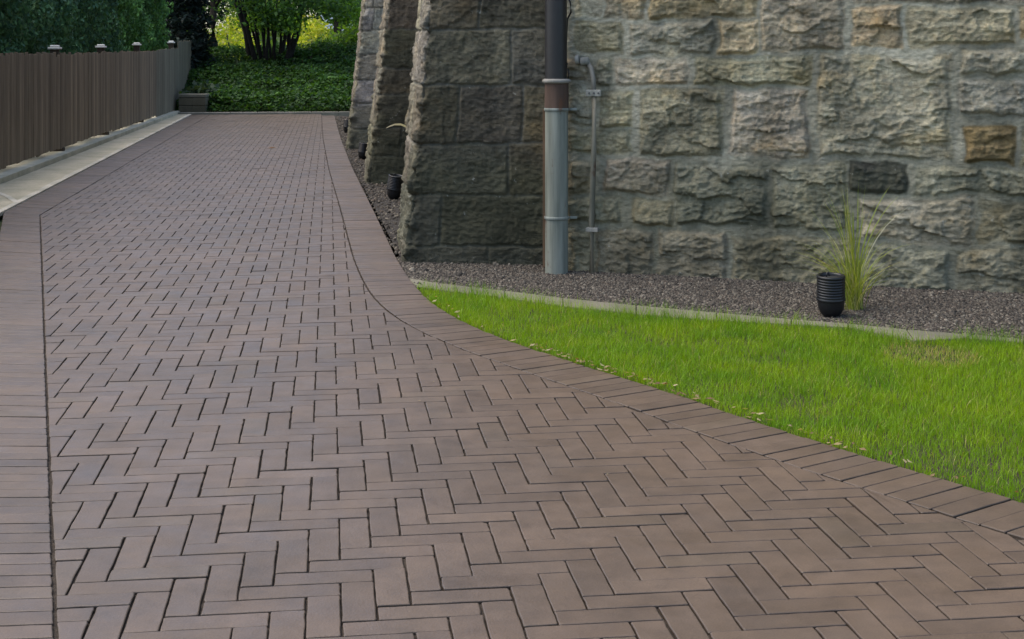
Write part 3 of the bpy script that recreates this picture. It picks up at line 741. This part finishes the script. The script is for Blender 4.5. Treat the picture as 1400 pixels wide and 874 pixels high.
sp = make_spot('spotlight', 'black ribbed spotlight in the gravel in front of the clump of ornamental grass')
p = gp(1136, 430); sp.location = (p[0], p[1], -.005); sp.rotation_euler = (R(3), R(-2), .4)
for px_, py_, s_, rx, lab in ((538, 271, 1.03, 8, 'black spotlight standing beside the ragged edge of the nearest buttress'), (495.5, 217, .95, 6, 'small black spotlight between the middle and the farthest buttress'), (474.5, 181, 1.0, 5, 'black spotlight past the farthest buttress, smallest of them')):
    q = dup(sp, lab); p = gp(px_, py_); q.location = (p[0], p[1], .0); q.scale = (s_,) * 3; q.rotation_euler = (R(rx), R(5), random.uniform(0, 3))

# ------------------------------------------------------------------ ornamental grasses
def grass_clump(name, base, n, H, spread, label, cols, extra=None, seed=1):
    t = empty(name, (*base, 0), label, 'plant'); rs = random.Random(seed); V, F, CC = [], [], []
    def blade(a, h, lean, wd, c, b0):
        seg = 9; ld = np.array([math.cos(a), math.sin(a)]); wv = np.array([-ld[1], ld[0]]); wv = wv * .7 + np.array([.7, 0]) * (1 if wv[0] > 0 else -1); wv /= np.linalg.norm(wv); s0 = len(V)
        for k in range(seg + 1):
            q = k / seg; c2 = b0 + ld * lean * h * (.25 * q + .75 * q ** 2.3); z = -.02 + h * (q - .42 * lean * q ** 3)
            ww = wd * (1 - q) ** .55 * (.5 + .5 * min(1, q * 6)); V.append((*(c2 - wv * ww / 2), z)); V.append((*(c2 + wv * ww / 2), z)); CC.extend([c, c])
        for k in range(seg): F.append((s0 + 2 * k, s0 + 2 * k + 1, s0 + 2 * k + 3, s0 + 2 * k + 2))
    for k in range(n):
        b0 = np.array(base) + np.array([rs.gauss(0, .022), rs.gauss(0, .022)]); tall = rs.random()
        h = H * (rs.uniform(.35, .8) if tall < .8 else rs.uniform(.8, 1.05)); c = np.array(rs.choice(cols)) * rs.uniform(.7, 1.3)
        lean = rs.uniform(.15, 1.0) * spread if tall < .8 else rs.uniform(.02, .35) * spread
        blade(rs.uniform(0, 6.283) if rs.random() < .5 else rs.gauss(math.pi, .7), h, lean, rs.uniform(.0025, .006), c, b0)
    for a, h, lean, wd, c in (extra or []): blade(a, h, lean, wd, np.array(c), np.array(base))
    link('blades', np_mesh('blades', V, F, np.array(CC)), GRASS, t)
    return t
og = gp(1168, 421)
grass_clump('ornamental_grass', og, 190, .78, 1.1, 'loose yellow green clump of ornamental grass beside the near spotlight, by the stone wall', [(.24, .31, .05), (.31, .37, .06), (.18, .24, .05), (.38, .38, .16)],
            [(.1, .8, .5, .008, (.42, .42, .3)), (.35, .82, .3, .012, (.24, .3, .05)), (.3, .78, .38, .012, (.25, .3, .06)), (2.9, .7, .25, .01, (.2, .27, .05)), (1.5, .62, .08, .014, (.24, .3, .03)), (0, .6, .1, .014, (.24, .3, .03)), (3.0, .6, .05, .014, (.26, .31, .03))], 3)
pb2 = gp(585, 287)
grass_clump('ornamental_grass', pb2, 8, .35, .4, 'sparse grass behind the nearest buttress with one pale arching blade', [(.2, .2, .08)], None, 5)
ph = [(585, 287), (580, 235), (573, 200), (565, 182), (557, 173), (549, 169.5), (541, 169.5), (535, 171.5), (530, 174)]; Yp = pb2[1]; V = []
for k, (a, b) in enumerate(ph):
    ww = .011 * (1 - (k / 8.6) ** 3); x, z = (a - 700) * Yp / FPX, CAM_H - (b - 75) * Yp / FPX; V += [(x, Yp - .02 * k, z - ww), (x, Yp - .02 * k + .006, z + ww)]
pg = [o for o in bpy.data.objects if o.name == 'ornamental_grass.001'][0]
link('dry_blade', np_mesh('dry_blade', V, [(2 * k, 2 * k + 1, 2 * k + 3, 2 * k + 2) for k in range(8)], np.tile(np.array([.62, .56, .40]), (len(V), 1))), GRASS, pg)

# ------------------------------------------------------------------ fence
fl = uv(-3.8, 20)
fn = empty('wooden_fence', (*fl, 0), 'weathered brown board fence with pale post caps along the left side of the drive', 'fence')
fj = [8.5, 12.0, 16.4] + [vpx(q, -3.78) for q in (92, 154, 213, 243, 256, 271)]; ftop0 = [1.46, 1.46, 1.46, 1.46, 1.5, 1.55, 1.78, 1.82]; ftop1 = [1.46, 1.46, 1.46, 1.5, 1.53, 1.62, 1.83, 1.84]
fb0 = [.13, .13, .13, .13, .11, .08, .52, .5]
UF = -3.78
for i in range(len(fj) - 1):
    m = MB(); v = fj[i] + .01; k = 0; g0 = random.uniform(.85, 1.1)
    while v < fj[i + 1] - .02:
        bw = random.choice([.09, .1, .1, .14, .14, .16]); t = (v - fj[i]) / (fj[i + 1] - fj[i]); top = ftop0[i] + (ftop1[i] - ftop0[i]) * t + random.gauss(0, .012); bot = fb0[i] + random.gauss(0, .008)
        m.cur = tuple(np.array([.265, .215, .155]) * g0 * random.uniform(.66, 1.3) if i < 5 else np.array([.2, .185, .14]) * random.uniform(.8, 1.2))
        c = uv(UF + random.gauss(0, .0012), v + bw / 2); m.box((c[0], c[1], (top + bot) / 2), (bw - .004, .02, top - bot), VX, .003); v += bw
    m.cur = (.09, .07, .05)
    for z in (fb0[i] + .22, ftop0[i] - .25):
        c = uv(UF - .035, (fj[i] + fj[i + 1]) / 2); m.box((c[0], c[1], z), (fj[i + 1] - fj[i] - .01, .04, .09), VX, .003)
    m.build('fence_panel', WOO, fn)
for i, v in enumerate([11.4, 15.6] + [vpx(q, -3.885) for q in (75, 138, 187, 234)]):
    tz = np.interp(v, [10, 20, 24, 28, 34], [1.51, 1.52, 1.56, 1.6, 1.74]); m = MB(); m.cur = (.075, .06, .047); c = uv(UF - .105, v); m.box((c[0], c[1], tz / 2 - .05), (.115, .115, tz + .1), VX, .004)
    cf = uv(UF - .02, v); m.box((cf[0], cf[1], .06), (.13, .09, .13), VX, .004)
    po = m.build('post', WOO, fn)
    m = MB(); m.cur = (.68, .68, .65); m.box((c[0], c[1], tz + .012), (.17, .17, .03), VX, .006); m.box((c[0], c[1], tz + .042), (.12, .12, .03), VX, .012); cp = m.build('post_cap', PLAST, po)

# ------------------------------------------------------------------ stone pier at the end of the fence
c = gp(262, 156); sp_ = empty('stone_pier', (*c, 0), 'low stone block pier with pale cap at the far end of the fence', 'pier')
m = MB(); m.cur = (.15, .14, .115); 
for r_ in range(2):
    for k in range(2):
        m.cur = tuple(np.array([.13, .12, .09]) * random.uniform(.75, 1.2)); m.box((c[0] - .165 + .33 * k, c[1] + .35, .1 + .2 * r_), (.325, .6, .195), (1, 0), .014)
m.build('block_course', CON, sp_); m = MB(); m.cur = (.19, .185, .155); m.box((c[0], c[1] + .35, .445), (.66, .61, .08), (1, 0), .012); m.build('cap', CON, sp_)

# ------------------------------------------------------------------ foliage
def leaves(P, size, aspect, col, up=None, flat=0., curl=.25):
    """rhombic leaves at P (n,3): size (n,), long axis random or near 'up'; flat = how level they lie"""
    n = len(P); d = RNG.normal(0, 1, (n, 3))
    if up is not None: d = d * .62 + np.array(up) * .8
    d[:, 2] *= (1 - flat); d /= np.linalg.norm(d, axis=1, keepdims=True)
    r = RNG.normal(0, 1, (n, 3)); r[:, 2] *= (1 - flat); s = np.cross(d, r); 
    if flat > .3: s[:, 2] *= (1 - flat); s += np.cross(d, np.array([0, 0, 1.])) * flat * 2
    s /= np.linalg.norm(s, axis=1, keepdims=True) + 1e-9; nn = np.cross(d, s)
    L = size[:, None]; W = L * aspect
    V = np.stack([P - d * L * .5, P - d * L * .05 + s * W * .5 + nn * L * curl * .3, P + d * L * .5 - nn * L * curl * .2, P - d * L * .05 - s * W * .5 + nn * L * curl * .3], 1)
    F = np.arange(n * 4).reshape(n, 4)
    return V.reshape(-1, 3), F, np.repeat(col, 4, 0)
def pick(cols, n, var=.25):
    c = np.array(cols); return c[RNG.integers(0, len(c), n)] * RNG.uniform(1 - var, 1 + var, (n, 1))
def trunk_mb(base, h, r0, r1, lean=(0, 0), col=(.05, .042, .034)):
    m = MB(); m.cur = col; pts = [(base[0] + lean[0] * (k / 5) ** 1.4 + random.gauss(0, r0 * .15), base[1] + lean[1] * (k / 5) ** 1.4, base[2] + h * k / 5) for k in range(6)]
    m.tube(pts, [r0 + (r1 - r0) * k / 5 for k in range(6)], 9); return m
# arborvitae hedge behind the fence: each tree its own
vs_h = [q * KD for q in (11.0, 13.0, 14.9, 16.7, 18.4, 20.2, 22.1, 24.2, 26.6, 29.2, 31.6)]
HL = ['wispy', 'narrow', 'dense', 'full', 'broad', 'thick', 'dark', 'slim', 'brighter green', 'loose', 'bright green']
for i, v in enumerate(vs_h):
    b = uv(-4.85 + random.uniform(-.08, .08), v); H_ = random.uniform(4.2, 5.2); Rm = random.uniform(.72, .88)
    place = 'leftmost in the hedge row' if i == 0 else ('at the right end of the hedge row' if i == len(vs_h) - 1 else '%s from the right in the hedge row' % ['', 'second', 'third', 'fourth', 'fifth', 'sixth', 'seventh', 'eighth', 'ninth', 'tenth'][len(vs_h) - 1 - i])
    t = empty('arborvitae', (*b, 0), 'dark green columnar conifer behind the fence, ' + place, 'tree', 'conifers in the hedge behind the fence')
    trunk_mb((*b, -.05), H_ * .8, .08, .02).build('trunk', BARK, t)
    n = 24000; z = np.where(RNG.uniform(0, 1, n) < .8, RNG.uniform(.3, 3.3, n), RNG.uniform(3.0, H_, n)); rad = Rm * np.clip(np.sin(np.clip(z / H_ * .92 + .12, 0, 1) * math.pi) ** .55, .1, 1); a = RNG.uniform(0, 6.283, n)
    lump = fbm(np.cos(a) * 3.2 + i * 9, np.sin(a) * 3.2, z * 1.5, 4, 50 + i); rr = rad * (.4 + 1.0 * lump) * np.sqrt(RNG.uniform(.45, 1.05, n))
    P = np.stack([b[0] + rr * np.cos(a), b[1] + rr * np.sin(a), z + .05], 1)
    brt = (lump - .5)[:, None] * 1.6 + 1
    base = [(.065, .15, .07), (.085, .18, .075), (.05, .12, .07)] if i < 8 else [(.085, .2, .05), (.11, .24, .055), (.065, .16, .05)]
    me = np_mesh('crown', *leaves(P, RNG.uniform(.05, .115, n), .5, pick(base, n) * np.clip(brt, .55, 1.6), up=(0, 0, 1.0)))
    link('crown', me, NEEDLE, t)

# bank of ivy at the end of the drive
n = 64000; Xb = RNG.uniform(-11.5, 1.5, n); Yb = BANK_Y + .1 + RNG.uniform(0, 1, n) ** 1.25 * 8.0
cl = fbm(Xb * 1.3, Yb * 1.3, 0 * Xb, 3, 31); Zb = ground_z(Xb, Yb) + .06 + np.clip(.42 * sstep(-.1, .5, Yb - BANK_Y) * (.35 + cl), 0, .5) * np.sqrt(RNG.uniform(.2, 1, n))
drv = to_uv(np.stack([Xb, Yb]));
keep = (drv[1] > END_V + .25)
colI = pick([(.028, .078, .018), (.038, .1, .02), (.02, .056, .017), (.055, .13, .025)], n, .3) * (.6 + .8 * cl)[:, None]
P = np.stack([Xb, Yb, Zb], 1)[keep]
me = np_mesh('ivy', *leaves(P, RNG.uniform(.065, .14, len(P)), .75, colI[keep], flat=.45)); tag(link('ivy', me, LEAF), 'dark green ivy ground cover on the bank at the end of the drive', 'ground cover', kind='stuff')

# crowns: clumps of leaves round limb ends
def crown(name, clumps, per, leaf, cols, parent, mat, var=.3, flat=.2, squash=.7):
    Ps = []; Cs = []
    for (cx, cy, cz, r_) in clumps:
        r_ *= 1.1
        k = int(per * (r_ / .8) ** 2); q = RNG.normal(0, 1, (k, 3)); q /= np.linalg.norm(q, axis=1, keepdims=True); q *= RNG.uniform(.1, 1, (k, 1)) ** .5 * r_; q[:, 2] *= squash
        q += RNG.normal(0, .12 * r_, (k, 3)); Ps.append(q + np.array([cx, cy, cz])); Cs.append(pick(cols, k, var) * random.uniform(.8, 1.2))
    P = np.vstack(Ps); me = np_mesh(name, *leaves(P, RNG.uniform(.7, 1.35, len(P)) * leaf, .55, np.vstack(Cs), flat=flat)); return link(name, me, mat, parent)
# multi-stemmed tree on the bank
def at(px, py, Y):
    Y = Y * KD; return np.array([(px - 700) * Y / FPX, Y, CAM_H - (py - 75) * Y / FPX])
T0 = at(372, 78, 34.5); T0[2] = ground_z(T0[0], T0[1]) - .05
mt = empty('multi_stem_tree', T0, 'dark tree with many stems fanning from one base on the ivy bank', 'tree'); ends = []
for k, (bx, tx, r_) in enumerate([(349, 322, .18), (352, 333, .1), (358, 346, .08), (362, 356, .06), (367, 364, .07), (371, 370, .05), (375, 378, .07), (380, 386, .06), (385, 395, .09), (392, 414, .17), (389, 404, .1), (355, 340, .06), (365, 352, .05), (383, 391, .05), (377, 374, .05)]):
    Y = 34.5 + random.uniform(-.3, .4); b = at(bx, 74, Y); b[2] = ground_z(b[0], b[1]) - .1; e = at(tx, 0, Y); hgt = 4.6; dx = (e[0] - b[0]) / max(e[2] - b[2], .3); dy = random.uniform(-.25, .25)
    m = MB(); m.cur = (.018, .016, .014); r_ *= .72; pts = []
    for q in range(9):
        f = q / 8; pts.append((b[0] + dx * hgt * f * (.8 + .3 * f) + random.gauss(0, .025), b[1] + dy * hgt * f, b[2] + hgt * f))
    m.tube(pts, [r_ * (1 - .65 * q / 8) for q in range(9)], 9); m.build('stem', BARK, mt); ends.append(pts[-1]); ends.append(pts[5])
cl_ = [(x + random.uniform(-.7, .7), y + random.uniform(-.8, .8), z + random.uniform(.1, 1.6), random.uniform(.5, .9)) for (x, y, z) in ends]
cl_ += [(T0[0] + random.uniform(-3.2, 3.6), T0[1] + random.uniform(-2, 2), random.uniform(4.8, 7.2), random.uniform(.7, 1.1)) for _ in range(6)]
for px_, py_, r_ in ((375, 12, .5), (350, 8, .45), (395, 22, .45), (365, 30, .35), (410, 10, .5), (335, -6, .5), (425, -2, .6), (445, 6, .6), (470, 4, .6), (385, 38, .3)):
    p = at(px_, py_, 33.6); cl_.append((*p, r_))
low = [(*at(random.uniform(335, 408), random.uniform(0, 34) if q % 3 else random.uniform(24, 40), random.uniform(33.2, 35.5)), random.uniform(.24, .42)) for q in range(22)]
low += [(*at(random.uniform(425, 490), random.uniform(-4, 24), random.uniform(34, 36)), random.uniform(.35, .6)) for q in range(8)]
crown('leafy_bough', low, 380, .12, [(.10, .22, .035), (.15, .29, .04), (.06, .14, .026)], mt, LEAFB)
crown('crown', cl_, 330, .13, [(.05, .12, .026), (.07, .16, .03), (.035, .085, .022)], mt, LEAF)
# bright shrubs in the open beyond
def shrub(name, pxs, Y, cols, label, cat='shrub', per=330, leaf=.14, dpt=.8, grp='bright shrubs beyond the bank'):
    pts = [at(x, y, Y + random.uniform(-dpt, dpt)) for x, y, r_ in pxs]; b = np.mean(pts, 0); gz = float(ground_z(b[0], b[1])); t = empty(name, (b[0], b[1], gz), label, cat, grp)
    for p in pts[:4]:
        m = trunk_mb((b[0] + random.uniform(-.2, .2), b[1], gz - .05), max(p[2] - gz, .3), .035, .012, ((p[0] - b[0]) * .9, 0)); m.build('stem', BARK, t)
    crown('crown', [(*p, q[2]) for p, q in zip(pts, pxs)], per, leaf, cols, t, LEAFB); return t
YG = [(.55, .60, .08), (.46, .55, .06), (.66, .66, .2), (.34, .46, .06)]
shrub('shrub', [(300, 66, .5), (318, 68, .55), (334, 62, .45), (308, 44, .4), (328, 46, .45), (290, 54, .4), (342, 68, .4), (282, 70, .4), (318, 34, .35)], 38.5, YG, 'sunny yellow green shrub left of the many-stemmed tree')
shrub('shrub', [(418, 52, .5), (430, 46, .5), (424, 34, .45), (412, 40, .4), (440, 50, .4), (404, 54, .4), (434, 36, .35)], 39.5, YG, 'sunny yellow green shrub right of the many-stemmed tree')
MG = [(.09, .19, .03), (.12, .23, .038), (.06, .13, .026)]
shrub('shrub', [(455, 62, .5), (470, 60, .5), (487, 50, .6), (440, 64, .4), (495, 44, .6), (463, 58, .4)], 37.0, MG, 'mid green shrub behind the ivy bank next to the farthest buttress')
# trees
def tree(px_, Y, h, r_, crown_lo, cols, label, n=26, leaf=.2, per=300, lean=0):
    b = at(px_, 75, Y); gz = float(ground_z(b[0], b[1])); t = empty('broadleaf_tree', (b[0], b[1], gz), label, 'tree', 'trees beyond the bank')
    m = trunk_mb((b[0], b[1], gz - .1), h * .75, .16, .05, (lean, 0))
    for k in range(6):
        z = gz + h * random.uniform(.3, .6); a = random.uniform(0, 6.28); m.tube([(b[0], b[1], z), (b[0] + math.cos(a) * r_ * .4, b[1] + math.sin(a) * r_ * .4, z + .5), (b[0] + math.cos(a) * r_ * .8, b[1] + math.sin(a) * r_ * .8, z + 1.3)], [.06, .04, .015], 6)
    m.build('trunk', BARK, t)
    cl = []
    for _ in range(n):
        a = random.uniform(0, 6.28); q = random.uniform(0, 1) ** .5; z = random.uniform(crown_lo, h); rr_ = r_ * q * math.sin(math.pi * min(max((z - crown_lo) / (h - crown_lo) * .85 + .12, 0), 1)) ** .5
        cl.append((b[0] + rr_ * math.cos(a), b[1] + rr_ * math.sin(a), gz + z, random.uniform(.6, 1.2)))
    crown('crown', cl, per, leaf, cols, t, LEAF)
DK = [(.02, .05, .022), (.028, .065, .024), (.016, .036, .02)]
tree(292, 36.0, 4.6, 1.3, 1.0, MG, 'leafy tree leaning over the far end of the fence', 15, .12, 110)
tree(462, 41, 6.5, 2.6, 1.9, MG, 'leafy tree behind the farthest buttress', 30, .16, 200)
tree(352, 62, 8, 2.0, .6, [(.12, .2, .03), (.18, .26, .04), (.08, .15, .02)], 'pale green tree far behind the many-stemmed tree', 26, .2, 220)
tree(205, 48, 9, 2.4, .2, DK, 'dark tree far behind the hedge row', 44, .22, 260)
tree(415, 70, 9, 3.4, 1.2, [(.09, .17, .03), (.13, .21, .04), (.06, .11, .02)], 'distant light green tree behind the pale house', 26, .22, 220)
tree(520, 46, 8, 3, .6, MG, 'tree hidden behind the buttresses', 40, .2, 240)
tree(140, 40, 8, 3, .5, DK, 'dark tree behind the middle of the hedge row', 40, .22, 260)
# dark spruce in the gap past the hedge
b = at(246, 75, 33.8); t = empty('spruce', (b[0], b[1], ground_z(b[0], b[1])), 'almost black evergreen between the hedge row and the leafy trees', 'tree')
gz = float(ground_z(b[0], b[1])); trunk_mb((b[0], b[1], gz - .1), 6, .13, .02).build('trunk', BARK, t)
n = 12000; z = RNG.beta(1, 1.5, n) * 6.8; a = RNG.uniform(0, 6.283, n); tier = .75 + .35 * np.abs(((z * 1.7) % 1) - .5) * 2; rr = 1.15 * (1 - z / 7.2) * tier * np.sqrt(RNG.uniform(.2, 1, n))
P = np.stack([b[0] + rr * np.cos(a), b[1] + rr * np.sin(a), gz + .05 + z - rr * .25], 1); me = np_mesh('crown', *leaves(P, RNG.uniform(.12, .28, n), .28, pick([(.012, .022, .018), (.016, .03, .022)], n), flat=.3)); link('crown', me, NEEDLE, t)
# dark leafy plants at the foot of the bank beside the pier
for k, (px_, py_, r_) in enumerate(((287, 128, .32), (302, 134, .28), (276, 118, .3))):
    p = at(px_, py_, 30.3); gz = -.05; t = empty('hosta', (p[0], p[1], gz), ['broad-leaved dark plant right of the stone pier', 'low dark plant at the foot of the ivy bank near the pier', 'dark plant leaning over the stone pier'][k], 'plant', 'dark plants around the stone pier')
    n = 260; q = RNG.normal(0, r_ * .5, (n, 3)); q[:, 2] = np.abs(q[:, 2]) * .8; me = np_mesh('leaves', *leaves(q + np.array([p[0], p[1], max(p[2] - .25, .02)]), RNG.uniform(.12, .24, n), .6, pick([(.03, .06, .035), (.05, .085, .05)], n), flat=.4)); link('leaves', me, LEAF, t)
# pale house glimpsed between the trees
hb = at(456, 36, 60.0); hz = float(ground_z(hb[0], hb[1])); hs = empty('pale_house', (hb[0], hb[1], hz), 'pale white house glimpsed between trees above the ivy bank', 'house')
m = MB(); m.cur = (.8, .82, .84); m.box((hb[0], hb[1] + 2, (hb[2] + .2 + hz) / 2 + .6), (1.5, 3, hb[2] - hz + 1.0), (1, 0)); m.build('wall', PLAST, hs)
m = MB(); m.cur = (.3, .31, .33); z = hb[2] + 1.18 + .3
m.add([(hb[0] - 1, hb[1] + .2, z - .35), (hb[0] + 1, hb[1] + .2, z - .35), (hb[0] + 1, hb[1] + 2, z + .9), (hb[0] - 1, hb[1] + 2, z + .9), (hb[0] - 1, hb[1] + 3.8, z - .35), (hb[0] + 1, hb[1] + 3.8, z - .35)], [(0, 1, 2, 3), (3, 2, 5, 4), (0, 3, 4), (1, 5, 2), (0, 4, 5, 1)]); m.build('roof', PLAST, hs)
# far wood that closes the view
P = []; 
n = 9000; a = RNG.uniform(-1.1, 1.1, n); rad = RNG.uniform(62, 80, n); hh = (.3 + 1.6 * fbm(a * 14, a * 0, a * 0, 3, 66)) ; z = 1.2 + hh * RNG.uniform(0, 1, n) ** .8
P = np.stack([rad * np.sin(a), rad * np.cos(a), z], 1); keep = np.abs(P[:, 0]) < 60
me = np_mesh('far_wood', *leaves(P[keep], RNG.uniform(.5, 1.0, int(keep.sum())), .7, pick([(.06, .12, .03), (.09, .15, .04), (.04, .09, .03)], int(keep.sum())))); tag(link('far_wood', me, LEAF), 'distant green wood closing the view behind the garden trees', 'wood', kind='stuff')
